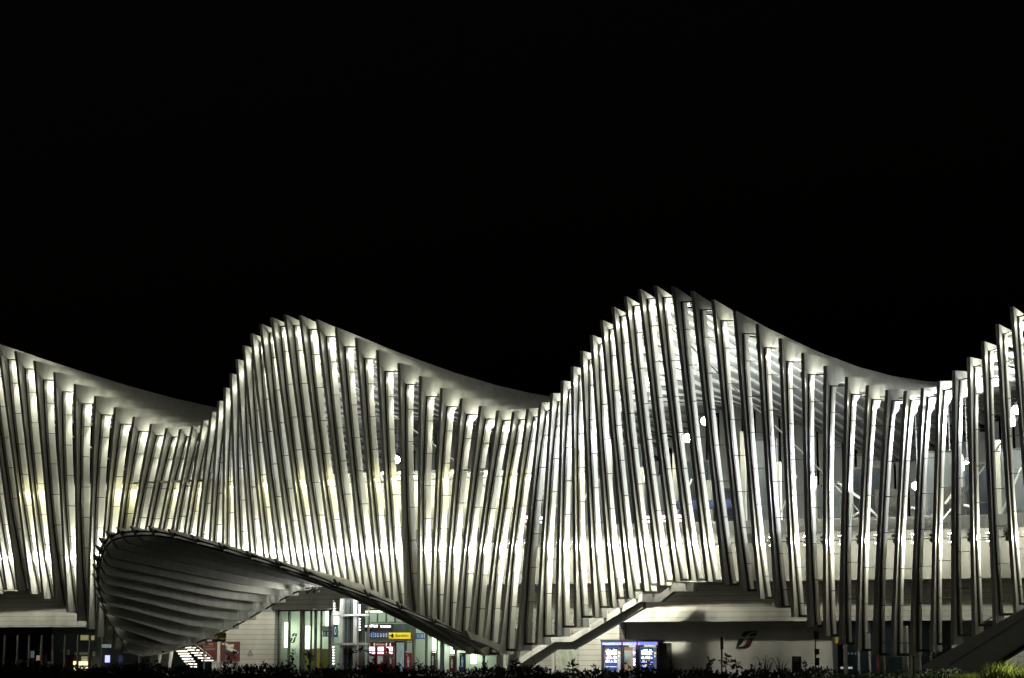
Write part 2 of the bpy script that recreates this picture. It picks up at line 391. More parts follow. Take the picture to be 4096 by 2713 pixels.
mb = MB(); mb.box(XL, XR, 6.42, 11.99, 5.70, 5.84, m_int); mb.build('hall_ceiling', station)
# right-hand far ground floor: grooved wall beyond the stairs
xf_ = at(3800, 2600, 6.2).x
mb = MB(); mb.box(xf_, XR, 6.6, 6.9, 0, 3.338, m_board); mb.build('clad_wall', station)

# --- glazed hall: mullions, panes
hall = thing('glazed_entrance', 'greenish lit glazed entrance hall front under the ribbed canopy', 'entrance', (20, 6, 0))
x0, x1 = xb_+.003, xc_-.003
mb = MB(); mb.face([(x0,6.0,0),(x1,6.0,0),(x1,6.0,4.25),(x0,6.0,4.25)], m_sglass); mb.build('pane', hall)
for (ua, ub) in ((1100,1116),(1150,1157),(1198,1202),(1206,1214),(1239,1243),(1256,1263),(1280,1284),(1313,1321),(1395,1399),(1648,1658),(1700,1706),(1744,1747),(1766,1772),(1817,1823),(1930,1936)):
    pbox('mullion', ua, 2441, ub, 2705, 5.93, 0.16, m_frame, hall)
mb = MB(); mb.box(x0, x1, 5.92, 6.1, 4.13, 4.24, m_frame); mb.build('head_rail', hall)
# inside of the hall
mb = MB(); mb.box(x0-5, x1+1.5, 10.5, 10.7, 0, 5.69, m_int); mb.build('inner_wall', hall)
for (u, v0, v1) in ((1146, 2490, 2590), (1230, 2505, 2598), (1311, 2445, 2505), (1338, 2450, 2500), (1738, 2545, 2640), (1810, 2565, 2615), (1892, 2600, 2655)):
    o = pbox('wall_light', u-8, v0, u+8, v1, 9.9, 0.2, m_tube, hall)
    p = at(u, (v0+v1)/2, 9.7); point('wall_glow', (p.x, 9.55, p.z), 26, (.93, 1, .8), .3)
mb = pbx(MB(), 1280, 2504, 1330, 2526, 8.6, .1, m_int); mb.build('beam', hall)
pbox('portal_wall', 1466, 2496, 1656, 2572, 9.0, .2, m_shopin, hall)
pbox('beam', 1470, 2488, 1655, 2493, 7.6, .3, m_int, hall); pbox('beam', 1470, 2551, 1655, 2569, 7.8, .3, m_int, hall)
for k in range(6):
    pbox('clerestory_bar', 1472+k*35, 2455, 1475+k*35, 2488, 7.5, .1, m_frame, hall)
pbox('ceiling_light', 1455, 2443, 1556, 2449, 7.3, .15, m_tube, hall)
pbox('yellow_pillar', 1259, 2594, 1268, 2700, 7.0, .4, m_yel, hall)
pbox('counter', 1215, 2596, 1320, 2700, 7.6, .5, m_goody if False else mat('olive counter', (0.16, 0.17, 0.05), 0.5), hall)
for (u, wd) in ((1192, 25), (1290, 25), (1420, 30), (1560, 30), (1690, 30), (1790, 30), (1880, 30)):
    p = at(u, 2450, 8.4); area('hall_lamp', (p.x, 8.4, 5.6), wd*2.2, 1.2, 0.5, (0.93, 1.0, 0.87))

# FS style emblem builder (green upper pieces, red lower piece)
def emblem(mb, uo, vo, su, sv, Y, dep, g=m_green, r=m_logored, k=m_txtk):
    def poly(pts, m, y=Y):
        mb.prism([at(uo+x*su, vo+z*sv, y) for x, z in pts], (0, dep, 0), m)
    poly([(450,292),(480,235),(510,208),(550,196),(640,194),(752,192),(746,208),(670,212),(610,230),(565,262),(535,294)], g)
    poly([(592,292),(620,250),(660,228),(700,220),(742,218),(712,290)], g)
    poly([(415,335),(507,330),(478,400),(440,445),(400,470),(368,476)], g)
    poly([(570,340),(600,318),(700,308),(690,324),(655,345),(640,400),(615,455),(570,488),(520,496),(360,496),(366,484),(440,476),(500,455),(535,415)], r)

pbx(MB(), 1157, 2441, 1198, 2700, 6.02, .01, m_sglass)
mb = MB(); emblem(mb, 1160-360*0.0755, 2533-190*0.1285, 0.0755, 0.1285, 5.9, 0.012, m_green, m_dred)
tag(mb.build('glass_emblem'), 'small green and red railway emblem on the left entrance glass', 'logo')
mb = MB(); emblem(mb, 1785-360*0.06, 2559-190*0.10, 0.06, 0.09, 5.9, 0.012, m_green, m_dred)
tag(mb.build('glass_emblem'), 'railway emblem on the bright glass at the right end of the entrance', 'logo')
mb = MB(); emblem(mb, 2860, 2480, 1/4.385, 1/4.385, 6.46, 0.03)
tag(mb.build('wall_emblem'), 'large slanted green and red railway emblem on the recessed grey wall', 'logo')

# --- signs and boards of the hall
b = thing('departure_board', 'dark departure board with glowing white and orange lines above entrance', 'departure board', at(1500, 2520, 5.6))
pbox('casing', 1437, 2498, 1573, 2527, 5.6, .12, m_dark, b)
mb = MB()
for (ua, ub, va, vb, mm) in ((1441,1454,2499,2508,m_scrw),(1456,1468,2501,2507,m_scrw),(1472,1480,2501,2506,m_scrw),(1482,1493,2500,2507,m_scrw),(1494,1510,2501,2507,m_scrw),(1522,1529,2503,2509,m_scrw),(1531,1545,2503,2509,m_scrw),(1546,1562,2503,2509,m_scrw),(1441,1454,2515,2523,m_scrw),(1473,1485,2508,2511,m_scro),(1456,1468,2508,2510,m_scro),(1494,1509,2508,2511,m_scro)):
    pbx(mb, ua, va, ub, vb, 5.585, .012, mm)
mb.build('digits', b)
def picto_sign(u0, v0, u1, v1, Y, label, n, bl=None):
    s = thing('direction_sign', label, 'sign', at(u0, v0, Y)); pbox('panel', u0, v0, u1, v1, Y, .08, m_blueb, s)
    mb = MB(); w = (u1-u0)/n; vm = (v0+v1)/2; hh = (v1-v0)*0.33
    for k in range(n):
        uc = u0+w*(k+.5)
        if bl == k: pbx(mb, uc-w*.38, v0+2, uc+w*.38, v1-2, Y-.008, .006, m_blue2); continue
        a = at(uc, vm, Y-.012); rx = at(uc+w*.3, vm, Y).x-a.x; rz = at(uc, vm-hh, Y).z-a.z
        ring = [Vector((a.x+rx*math.cos(t), a.y, a.z+rz*math.sin(t))) for t in [2*math.pi*q/14 for q in range(14)]]
        for q in range(14):
            p, p2 = ring[q], ring[(q+1) % 14]; c = Vector((a.x, a.y, a.z))
            mb.face([p, p2, c+(p2-c)*.55, c+(p-c)*.55], m_txtw)
    mb.build('pictogram', s); return s
picto_sign(1472, 2528, 1516, 2553, 5.62, 'navy pictogram sign under the departure board, with a light blue square', 5, 2)
picto_sign(1518, 2529, 1551, 2553, 5.62, 'short navy pictogram sign directly left of the yellow platform sign', 3)
picto_sign(1659, 2533, 1701, 2556, 6.2, 'navy pictogram sign right of the yellow platform sign, behind a dark mullion', 5, 2)
picto_sign(1292, 2524, 1330, 2547, 7.2, 'navy pictogram sign left of the white lift frame', 3)
picto_sign(1334, 2498, 1349, 2549, 3.9, 'tall narrow navy sign beside the lift frame', 1)
s = thing('platform_sign', 'long yellow hanging sign reading Binario Platform 1', 'sign', at(1597, 2543, 5.6))
pbox('panel', 1555, 2531, 1640, 2556, 5.6, .08, m_yelb, s)
a = at(1599, 2543, 5.585); text('Binario', (a.x-.05, a.y, a.z), .2, m_txtk, s, width=.55)
a = at(1624, 2543, 5.585); text('Platform 1', (a.x, a.y, a.z), .16, m_txtk, s, width=.5)
mb = MB(); a = at(1562, 2543, 5.59)
mb.box(a.x-.12, a.x+.04, a.y, a.y+.005, a.z-.02, a.z+.02, m_txtk); mb.prism([a+Vector((.02,0,.08)), a+Vector((.1,0,0)), a+Vector((.02,0,-.08))], (0,.005,0), m_txtk)
c = at(1570, 2543, 5.59); mb.prism([c+Vector((.09*math.cos(t), 0, .14*math.sin(t))) for t in [k*.628 for k in range(10)]], (0,.005,0), m_txtk); mb.build('pictogram', s)

# --- ticket machines
hd = thing('ticket_header', 'dark red header panel reading Self Service over the ticket machines', 'sign', at(1530, 2575, 5.2))
pbox('panel', 1482, 2571, 1576, 2586, 5.2, .3, m_red, hd); a = at(1520, 2578, 5.19); text('Self Service', (a.x, a.y, a.z), .13, m_txtw, hd, width=.66)
mb = MB()
for u in (1497, 1545, 1561):
    a = at(u, 2579, 5.19); mb.prism([a+Vector((.055*math.cos(t), 0, .12*math.sin(t))) for t in [k*.524 for k in range(12)]], (0,.006,0), m_txtw)
mb.build('pictogram', hd)
for (u, lab) in ((1487, 'red ticket machine with two-part bright screen, nearest the lift frame'), (1522, 'red ticket machine in the middle of the row, with one square screen'), (1557, 'red ticket machine at the right end of the row, beside the timetable case')):
    t = thing('ticket_machine', lab, 'ticket machine', at(u, 2700, 5.2), 'red ticket machines in the entrance hall')
    pbox('body', u-15, 2587, u+15, 2706, 5.3, .55, m_red, t)
    mb = MB()
    if u == 1487: pbx(mb, u-11, 2589, u-1, 2603, 5.27, .025, m_scr); pbx(mb, u+1, 2589, u+11, 2603, 5.27, .025, m_scr)
    else: pbx(mb, u-10, 2589, u+12, 2603, 5.27, .025, m_scr)
    mb.build('screen', t)
    pbox('screen_surround', u-14, 2587, u+14, 2606, 5.285, .01, m_redb, t); pbox('keypad', u-12, 2608, u+12, 2616, 5.27, .025, m_scrp, t)
    pbox('tray', u-12, 2624, u+8, 2655, 5.28, .015, m_teal, t)
c = thing('timetable_case', 'tall dark framed timetable case between ticket machines and poster', 'notice case', at(1600, 2700, 5.3))
pbox('frame', 1578, 2564, 1620, 2706, 5.32, .25, m_dark, c); pbox('sheet', 1586, 2571, 1616, 2690, 5.31, .008, m_teal, c)
def poster(name, lab, cat, u0, v0, u1, v1, Y, mm, head=True, stroke=True):
    s = thing(name, lab, cat, at(u0, v1, Y)); pbox('panel', u0, v0, u1, v1, Y, .12, mm, s)
    mb = MB(); w = u1-u0; h = v1-v0
    if head: pbx(mb, u0, v0-8, u1, v0-1, Y, .1, m_conc)
    if stroke:
        for (a, b_, c_, d_) in ((.35,.2,.62,.3),(.3,.33,.68,.5),(.38,.5,.6,.72),(.15,.08,.4,.12)): pbx(mb, u0+w*a, v0+h*b_, u0+w*c_, v0+h*d_, Y-.008, .006, m_teal)
    if mb.v: mb.build('print', s)
    return s
poster('advert_stand', 'red poster stand with pale figure print, right of the timetable case', 'poster stand', 1620, 2612, 1646, 2690, 5.25, m_red)
poster('advert_stand', 'dark red narrow poster stand in front of the bright hall panes', 'poster stand', 1722, 2610, 1740, 2680, 5.2, m_dred)
poster('info_totem', 'tall dark grey totem between two bright entrance panes', 'totem', 1760, 2576, 1774, 2700, 5.0, mat('totem grey', (0.06, 0.06, 0.08), 0.5), False, False)
poster('advert_stand', 'dark red poster stand below the right entrance emblem', 'poster stand', 1797, 2624, 1818, 2690, 5.2, m_dred)
poster('advert_stand', 'navy poster stand with white T shape at the right end of the entrance', 'poster stand', 1838, 2612, 1860, 2690, 5.2, m_blue, False, True)

# --- lift shaft
lf = thing('lift_shaft', 'glass lift shaft in a bright white steel frame with dotted light strips', 'lift', at(1400, 2700, 3.2))
for (ua, ub) in ((1358,1371),(1412,1427)): pbox('post', ua, 2395, ub, 2712, 3.2, .25, m_white, lf)
for (ua, ub, va, vb) in ((1328,1331,2400,2712),(1470,1474,2438,2712)): pbox('corner_post', ua, va, ub, vb, 3.15, .12, m_pole, lf)
for (ua, ub, v) in ((1328,1475,2461),(1328,1475,2576)): pbox('cross_rail', ua, v-4, ub, v+4, 3.12, .18, m_white, lf)
pbox('cabin', 1374, 2395, 1410, 2712, 3.4, 1.6, m_shopin, lf); pbox('guide_rail', 1388, 2400, 1391, 2700, 3.36, .05, m_pole, lf); pbox('guide_rail', 1399, 2400, 1401, 2700, 3.36, .05, m_dark, lf)
pbox('counterweight', 1430, 2400, 1440, 2565, 3.5, .3, m_dark, lf)
mb = MB()
for (u, va, vb, n) in ((1337, 2415, 2455, 5), (1333, 2588, 2655, 7), (1438, 2421, 2455, 5), (1438, 2476, 2520, 5)):
    for k in range(n):
        v = va+(vb-va)*k/(n-1); pbx(mb, u-2.4, v-2.6, u+2.4, v+2.6, 3.1, .03, m_scr)
mb.build('light_strip', lf)
mb = MB(); a, b_ = at(1329, 2550, 3.2), at(1472, 2550, 3.2); mb.face([(a.x,3.22,0),(b_.x,3.22,0),(b_.x,3.22,4.6),(a.x,3.22,4.6)], m_sglass); mb.build('pane', lf)
p = at(1391, 2395, 2.2); point('lift_lamp', (p.x, 2.0, 4.7), 110, (1, 1, 1), .12)

# --- left: shop front, two-post sign, posters, lit stair lights
sh = thing('shop_front', 'dark glazed shop front below the left end of the clad wall', 'shop front', (0, 6, 0))
xs0, xs1 = XL, at(640, 2600, 6.0).x
mb = MB(); mb.face([(xs0,6.0,0),(xs1,6.0,0),(xs1,6.0,2.72),(xs0,6.0,2.72)], m_sglass); mb.build('pane', sh)
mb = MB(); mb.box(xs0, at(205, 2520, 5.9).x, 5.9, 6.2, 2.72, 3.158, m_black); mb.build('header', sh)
mb = MB(); mb.box(at(208, 2520, 5.9).x, xs1, 5.95, 6.2, 2.72, 3.158, m_shopin); mb.build('transom_glass', sh)
for u in (14, 66, 112, 162, 207, 256, 308, 355, 405, 555): pbox('mullion', u-2.5, 2540, u+2.5, 2712, 5.93, .14, m_frame, sh)
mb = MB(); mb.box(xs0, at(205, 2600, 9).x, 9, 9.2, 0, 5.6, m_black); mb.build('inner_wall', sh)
mb = MB(); mb.box(at(207, 2600, 9).x, xs1, 9, 9.2, 0, 5.6, m_shopin); mb.build('inner_wall', sh)
def lit(name, lab, cat, u0, v0, u1, v1, Y, dep, mm): return tag(pbox(name, u0, v0, u1, v1, Y, dep, mm), lab, cat)
mb = MB()
for (a, b_, c_, d_) in ((322,2541,352,2561),(361,2543,376,2561)): pbx(mb, a, b_, c_, d_, 7.8, .05, m_dimy)
mb.build('yellow_ceiling_light', sh)
mb = MB()
for (a, b_, c_, d_) in ((293,2645,304,2660),(312,2646,345,2662),(296,2668,345,2682)): pbx(mb, a, b_, c_, d_, 7.6, .3, m_wood)
mb.build('lit_counter', sh)
mb = MB()
for (a, b_, c_, d_, mm) in ((258,2600,272,2625,m_conc),(256,2620,295,2665,m_dred),(244,2598,262,2608,m_conc),(325,2625,350,2650,m_ylw),(370,2605,378,2625,m_int),(122,2604,130,2632,m_teal),(145,2622,152,2643,m_brown),(112,2645,130,2680,m_int),(182,2646,198,2700,m_int),(66,2640,104,2653,m_goody if False else m_int),(160,2620,180,2690,m_shopin),(298,2610,350,2618,m_int)): pbx(mb, a, b_, c_, d_, 8.2, .2, mm)
mb.build('display', sh)
lit('blue_poster_case', 'narrow glowing white and blue poster case beside the dark shop front', 'poster case', 406, 2577, 442, 2592, 5.3, .1, m_teal)
lit('drinks_cabinet', 'small blue glowing cabinet at the right end of the shop front', 'cabinet', 420, 2622, 436, 2650, 5.2, .1, m_shelf)
p = at(330, 2560, 7.5); area('shop_lamp', (p.x, 7.4, 5.3), 14, 3, 1, (.9, 1, .95))
sg = thing('post_sign', 'yellow over navy sign on two thin white posts beside the canopy end', 'sign', at(857, 2700, 2.2))
for u in (815, 897): pbox('post', u-2, 2530, u+2, 2712, 2.25, .06, m_white, sg)
pbox('yellow_panel', 814, 2531, 903, 2555, 2.15, .06, m_yel, sg); pbox('navy_panel', 813, 2556, 902, 2567, 2.15, .06, m_blue, sg)
a = at(842, 2549, 2.13); text('Binario', a, .13, m_txtk, sg, width=.36); a = at(862, 2549, 2.13); text('4', a, .13, m_txtk, sg)
a = at(838, 2562, 2.13); text('Biglietti', a, .11, m_txtw, sg, width=.38)
s = thing('wall_poster', 'dark red wall poster with faint lettering, left one behind the sign posts', 'poster', at(830, 2640, 5.4)); pbox('panel', 791, 2567, 869, 2640, 5.42, .06, m_dred, s)
mb = MB()
for (a, b_, c_, d_) in ((834,2574,852,2579),(812,2585,850,2587),(818,2593,860,2595),(818,2598,862,2600)): pbx(mb, a, b_, c_, d_, 5.41, .006, mat('faint print', (.25,.17,.15), .6))
mb.build('print', s)
s = thing('wall_poster', 'red wall poster with a bright slanted white streak, right of the left one', 'poster', at(920, 2640, 5.4)); pbox('panel', 883, 2567, 957, 2645, 5.42, .06, mat('red poster', (.075, .012, .011), .5, vary=.2), s)
mb = MB()
for (pts) in ([(886,2572),(912,2574),(912,2580),(890,2580)], [(900,2580),(936,2577),(934,2590),(908,2592)], [(908,2590),(930,2594),(955,2607),(953,2613),(925,2606),(905,2597)]):
    mb.prism([at(x, z, 5.41) for x, z in pts], (0,.006,0), m_int)
mb.build('print', s)
tag(pbox('wall_pier', 869, 2567, 880, 2650, 5.3, .18, m_conc), 'pale grey pier between the two red wall posters', 'pier')
tri = MB(); a, b_, c_ = at(990, 2622, 5.47), at(1010, 2622, 5.47), at(1001, 2601, 5.47)
for p, q in ((a, b_), (b_, c_), (c_, a)): tri.tube(p, q, .018, m_frame, 6)
tag(tri.build('warning_triangle'), 'thin dark triangle sign on the pale clad wall left of entrance', 'sign')
st = thing('lit_stairway', 'stairway of glowing white treads seen below the canopy fins', 'stairs', at(760, 2690, 1.5))
mb = MB()
for k in range(9):
    v = 2581+k*10.5; u = 690+k*7.6
    pbx(mb, u, v, u+36 - (8 if k < 1 or k > 7 else 0), v+5, 2.4, .25, m_tread)
mb.build('lit_tread', st)
mb = MB()
for k in range(7):
    v = 2579+k*10.3; u = 722+k*14
    pbx(mb, u, v, u+18, v+3.4, 3.4, .2, m_tread); pbx(mb, u+24, v, u+41, v+3.4, 3.4, .2, m_tread)
mb.build('lit_tread', st)
mb = MB(); mb.tube(at(735, 2567, 2.0), at(830, 2636, 2.0), .035, m_white); mb.tube(at(765, 2565, 2.6), at(852, 2633, 2.6), .035, m_white); mb.build('handrail', st)

# ------------------------------------------------------------------ stairs in front of the walls
cs = thing('staircase', 'pale zigzag staircase climbing from the hedge to the deck in the middle', 'stairs', at(2050, 2690, 2.6))
top = [(2005,2682),(2046,2653),(2216,2542),(2287,2542),(2567,2376),(2640,2374),(2693,2333),(2775,2331)]
pts = [at(u, v, 3.3) for u, v in top[:5]]; pts2 = [at(u, v, 3.35) for u, v in top[4:]]
H = .40
def band(mb, pts, y, dep, up, dn, m):
    for p, q in zip(pts, pts[1:]):
        mb.hexa([(p.x,y,p.z-dn),(q.x,y,q.z-dn),(q.x,y+dep,q.z-dn),(p.x,y+dep,p.z-dn),(p.x,y,p.z-up),(q.x,y,q.z-up),(q.x,y+dep,q.z-up),(p.x,y+dep,p.z-up)], m)
mb = MB(); band(mb, pts, 3.3, .14, 0, H, m_white); mb.build('stringer', cs)
mb = MB(); band(mb, pts, 3.46, .5, H-.06, H+.46, m_deck); band(mb, pts2, 3.35, .6, .02, H+.10, m_edge_shade); mb.build('soffit_beam', cs)  # upper run coloured dark in place of the shade lying on it
mb = MB()
n = 0
for p, q in zip(pts, pts[1:]):
    k = max(1, int(abs(q.z-p.z)/.17)+ (0 if abs(q.z-p.z) > .1 else 0))
    for j in range(k):
        xa = p.x+(q.x-p.x)*j/k; xb = p.x+(q.x-p.x)*(j+1)/k; z = p.z+(q.z-p.z)*(j+1)/k-.12
        mb.box(xa, xb, 3.442, 3.95, z-.17, z, m_conc)
mb.build('treads', cs)
mb = MB()
for p, q in zip(pts[1:], pts[2:]):
    mb.tube((p.x,3.37,p.z+.85), (q.x,3.37,q.z+.85), .025, m_pole); mb.tube((p.x,3.37,p.z+.12), (q.x,3.37,q.z+.12), .02, m_pole)
    L = (q-p).length; k = max(1, int(L/1.5))
    for j in range(k+1):
        c = p+(q-p)*j/k; mb.tube((c.x,3.37,c.z), (c.x,3.37,c.z+.85), .02, m_pole)
mb.build('handrail', cs)
rs = thing('staircase', 'broad smooth grey staircase rising out of the grass at the far right', 'stairs', at(3800, 2690, .4))
a = [at(3690, 2662, .4), at(3800, 2600, .4), at(4140, 2408, .4)]
bo = [at(4140, 2572, .4), at(3905, 2700, .4), at(3690, 2712, .4)]
mb = MB(); mb.prism(a+bo, (0, .25, 0), m_white); mb.build('side_wall', rs)
mb = MB(); p, q = at(3890, 2708, .3), at(4140, 2552, .3); mb.hexa([(p.x,.15,p.z-.2),(q.x,.15,q.z-.2),(q.x,.9,q.z-.2),(p.x,.9,p.z-.2),(p.x,.15,p.z+.0),(q.x,.15,q.z+.0),(q.x,.9,q.z+.0),(p.x,.9,p.z+.0)], m_dark); mb.build('edge_beam', rs)
mb = MB(); p, q = at(3800, 2660, .32), at(4140, 2440, .32); mb.tube((p.x,.30,p.z), (q.x,.30,q.z), .05, m_conc); p, q = at(3700, 2640, 2.2), at(3990, 2455, 2.2); mb.tube(p, q, .03, m_frame); mb.tube(p+Vector((0,0,-.5)), q+Vector((0,0,-.5)), .03, m_frame); mb.build('handrail', rs)

# --- notice panels near the middle stairs
mp = thing('map_board', 'greenish map board below the middle staircase', 'notice board', at(2275, 2670, 5.3))
pbox('frame', 2222, 2588, 2311, 2690, 5.40, .08, m_board, mp); pbox('sheet', 2230, 2592, 2305, 2680, 5.385, .012, m_map, mp)
tag(pbox('wall_pier', 2205, 2608, 2217, 2690, 5.3, .18, m_conc), 'pale pier left of the map board under the staircase', 'pier')
# --- vending machines
vh = thing('vending_canopy', 'charcoal housing with blue lit headers around the vending machines', 'housing', at(2515, 2705, 5.4))
mb = pbx(MB(), 2401, 2559, 2636, 2566, 5.2, .95, m_cabin); mb.build('roof', vh)
for (ua, ub) in ((2405,2414),(2483,2494),(2543,2556),(2626,2634)): pbox('post', ua, 2566, ub, 2712, 5.3, .85, m_cabin, vh)
pbox('side_cabinet', 2634, 2572, 2666, 2712, 5.55, .85, m_cabin, vh)
for (ua, ub) in ((2409,2485),(2491,2545),(2551,2629)):
    h = pbox('header', ua, 2568, ub, 2581, 5.25, .1, m_bluebar, vh); a = at((ua+ub)/2, 2575, 5.24); text('Self Bar', a, .11, m_txtw, h, width=.42)
    mb = MB(); pbx(mb, ua+3, 2571, ua+7, 2578, 5.243, .005, m_goodr); pbx(mb, ub-7, 2571, ub-3, 2578, 5.243, .005, m_goodr); mb.build('red_mark', h)
for (ua, ub, lab, kind) in ((2414,2482,'snack vending machine with white packets on blue lit shelves, left end','a'),(2494,2542,'hot drinks machine with brown photo front, between two snack machines','c'),(2556,2626,'vending machine with green and yellow bottles on lit shelves, right end','b')):
    v = thing('vending_machine', lab, 'vending machine', at((ua+ub)/2, 2705, 5.5), 'vending machines under the blue headers')
    pbox('body', ua, 2588, ub, 2708, 5.45, .65, m_vend, v)
    rr = random.Random(ua)
    if kind == 'c':
        pbox('photo_panel', ua+2, 2590, ub-14, 2690, 5.43, .015, m_brown, v); pbox('price_panel', ua+3, 2607, ub-22, 2655, 5.42, .008, m_teal, v)
        pbox('keypad', ub-11, 2592, ub-1, 2604, 5.43, .015, m_txtw, v)
        mb = MB(); 
        for z in (2608, 2617, 2635, 2644, 2656): pbx(mb, ub-9, z, ub-2, z+5, 5.43, .015, m_goodw if z != 2617 else m_shelf)
        mb.build('buttons', v)
    else:
        pbox('window', ua+6, 2592, ub-13, 2682, 5.43, .016, m_vdark, v)
        mb = MB()
        for k, z in enumerate((2606, 2618, 2634, 2648, 2666)):
            pbx(mb, ua+9, z, ub-15, z+2.6, 5.41, .015, m_shelf if k else m_goodw)
            if k == 4 and kind == 'a': continue
            x = ua+9
            while x < ub-18:
                w = rr.uniform(2.2, 4.5); hh = rr.uniform(4, 10 if k else 11)
                if rr.random() < (.85 if k < 3 else .55):
                    mm = rr.choice([m_goodw, m_goodw, m_goodw, m_goodr, m_shelf] if kind == 'a' else ([m_goodw, m_goodg, m_goodg, m_goodw] if k < 3 else [m_goody, m_goody, m_goodr, m_shelf]))
                    pbx(mb, x, z-hh, x+w, z-.5, 5.4, .02, mm)
                x += w+.8
        mb.build('goods', v)
        mb = MB(); pbx(mb, ub-10, 2622, ub-4, 2629, 5.42, .012, m_shelf); pbx(mb, ub-9, 2609, ub-2, 2617, 5.42, .012, m_goody); mb.build('keypad', v)
        pbox('delivery_flap', ua+8, 2686, ub-14, 2700, 5.42, .015, m_dark, v)
p = at(2515, 2640, 4.6); point('vending_glow', (p.x, 4.9, 1.9), 4, (.55, .6, 1), .3)

# --- poles with signs in front of the wall
s = thing('bus_stop_post', 'thin dark post with a grey plate on top, before the recessed wall', 'sign post', at(2887, 2710, -3))
pbox('plate', 2878, 2514, 2896, 2548, -3, .05, m_pole, s); mb = MB(); mb.tube(at(2887, 2548, -2.97), at(2887, 2712, -2.97), .045, m_dark); mb.build('post', s); pbox('notice', 2881, 2550, 2893, 2598, -3.02, .04, m_cabin, s)
s = thing('bus_stop_post', 'thin post with grey and red plates and two small dark boxes', 'sign post', at(3263, 2710, -3))
pbox('plate', 3256, 2498, 3271, 2524, -3, .05, m_pole, s); pbox('red_plate', 3256, 2526, 3273, 2557, -3.01, .05, m_red, s)
mb = MB(); mb.tube(at(3262, 2498, -2.9), at(3262, 2712, -2.9), .04, m_dark); mb.build('post', s)
pbox('control_box', 3258, 2596, 3273, 2618, -3, .2, m_dark, s); pbox('control_box', 3259, 2632, 3273, 2662, -3, .2, m_dark, s)
s = thing('bus_stop_post', 'thin reddish pole with a small dark plate at the far right', 'sign post', at(4005, 2690, -3)); mb = MB(); mb.tube(at(4004, 2640, -3), at(4005, 2705, -3), .03, m_red); mb.build('post', s); pbox('plate', 3990, 2645, 4018, 2667, -3.05, .06, m_cabin, s)
s = thing('info_board', 'low dark red information board standing before the recessed wall', 'notice board', at(3186, 2700, 1)); pbox('panel', 3168, 2626, 3203, 2690, 1, .1, mat('maroon board', (.07,.035,.035), .5), s)
mb = MB(); pbx(mb, 3173, 2632, 3197, 2638, .99, .006, m_pole); pbx(mb, 3173, 2642, 3197, 2645, .99, .006, m_pole); mb.build('print', s)
tag(pbox('yellow_notice', 3341, 2550, 3362, 2573, 4.0, .05, m_yel), 'small yellow notice on the dark door jamb right of the recessed wall', 'sign')
sr = thing('shop_front', 'dim blue-green glazed doors below the right-hand ribs', 'shop front', (55, 6.1, 0))
xa, xb = at(3330, 2650, 6.2).x, xf_
mb = MB(); mb.face([(xa,6.2,0),(xb,6.2,0),(xb,6.2,3.33),(xa,6.2,3.33)], m_sglass); mb.build('pane', sr)
for (ua, ub, mm) in ((3331,3349,m_cabin),(3372,3388,m_frame),(3430,3438,m_pole),(3474,3482,m_pole),(3505,3517,m_dred),(3532,3540,m_frame),(3640,3648,m_frame),(3720,3728,m_frame)): pbox('mullion', ua, 2490, ub, 2712, 6.1, .12, mm, sr)
mb = MB(); mb.box(xa, xb, 9, 9.2, 0, 3.3, m_shopin); mb.build('inner_wall', sr)
mb = MB()
for u in (3376, 3390, 3404, 3418): pbx(mb, u, 2611, u+6, 2618, 7.5, .05, m_teal)
pbx(mb, 3362, 2668, 3404, 2676, 7, .3, m_txtw); mb.build('lit_sign', sr)
p = at(3500, 2560, 8); area('shop_lamp', (p.x, 7.6, 3.2), 10, 4, 1, (.75, .95, 1))
# feet of the ribs at the low point of the wave
for (ua, ub, lab) in ((3608, 3628, 'pale narrow pillar under the lowest right-hand ribs, left one'), (3656, 3677, 'whiter pillar with a small plate under the lowest right-hand ribs'), (1985, 2012, 'pale pillar left of the middle staircase'), (2022, 2054, 'broad white leaning pillar at the foot of the middle staircase'), (600, 633, 'pale pillar under the lower left end of the canopy'), (636, 668, 'white pillar just right of the one under the canopy end')):
    a, b_ = at(ua, 2600, 1.6), at(ub, 2600, 1.6); mb = MB(); lean = .25 if ua in (2022, 636) else 0
    zt_ = 3.0; mb.hexa([(a.x,1.6,0),(b_.x,1.6,0),(b_.x,2.0,0),(a.x,2.0,0),(a.x+lean*2,1.6,zt_),(b_.x+lean*2,1.6,zt_),(b_.x+lean*2,2.0,zt_),(a.x+lean*2,2.0,zt_)], m_white)
    tag(mb.build('pillar', None, .02), lab, 'pillar')

# ------------------------------------------------------------------ platform level behind the glass
def mezz(x0, x1, y0, y1, z): 
    mb = MB(); mb.box(x0, x1, y0, y1, z, z+.16, m_white); mb.build('platform_ceiling', station)
mezz(-13, 33.5, 2.6, 9.5, 12.75)
mb = MB(); mb.box(-13, 33.5, 7.6, 7.8, 8.452, 12.7, m_ylw); mb.build('platform_wall', station)
for x in range(-12, 33, 4):
    mb = MB(); mb.box(x, x+.25, 7.45, 7.598, 8.452, 12.7, m_white); mb.build('platform_post', station)
for i in (-1, 0, 5, 6, 9, 11, 14, 17, 20, 22, 25, 26, 29, 33, 34, 38):
    z = 12.62; x = (i+.62)*P; y = yf(i, z)+wout(i, z)+.62
    mb = MB(); mb.box(x-.08, x+.08, y-.08, y+.08, z, z+.14, m_lampy); mb.box(x-.02, x+.02, y+.08, 3.0, z+.06, z+.10, m_frame)
    mb.build('platform_downlight', station); spot('yellow_lamp', (x-.04, y, z-.03), (x-.12, y+.02, 9), 230, 150, .4, (1, .95, .52), .08)
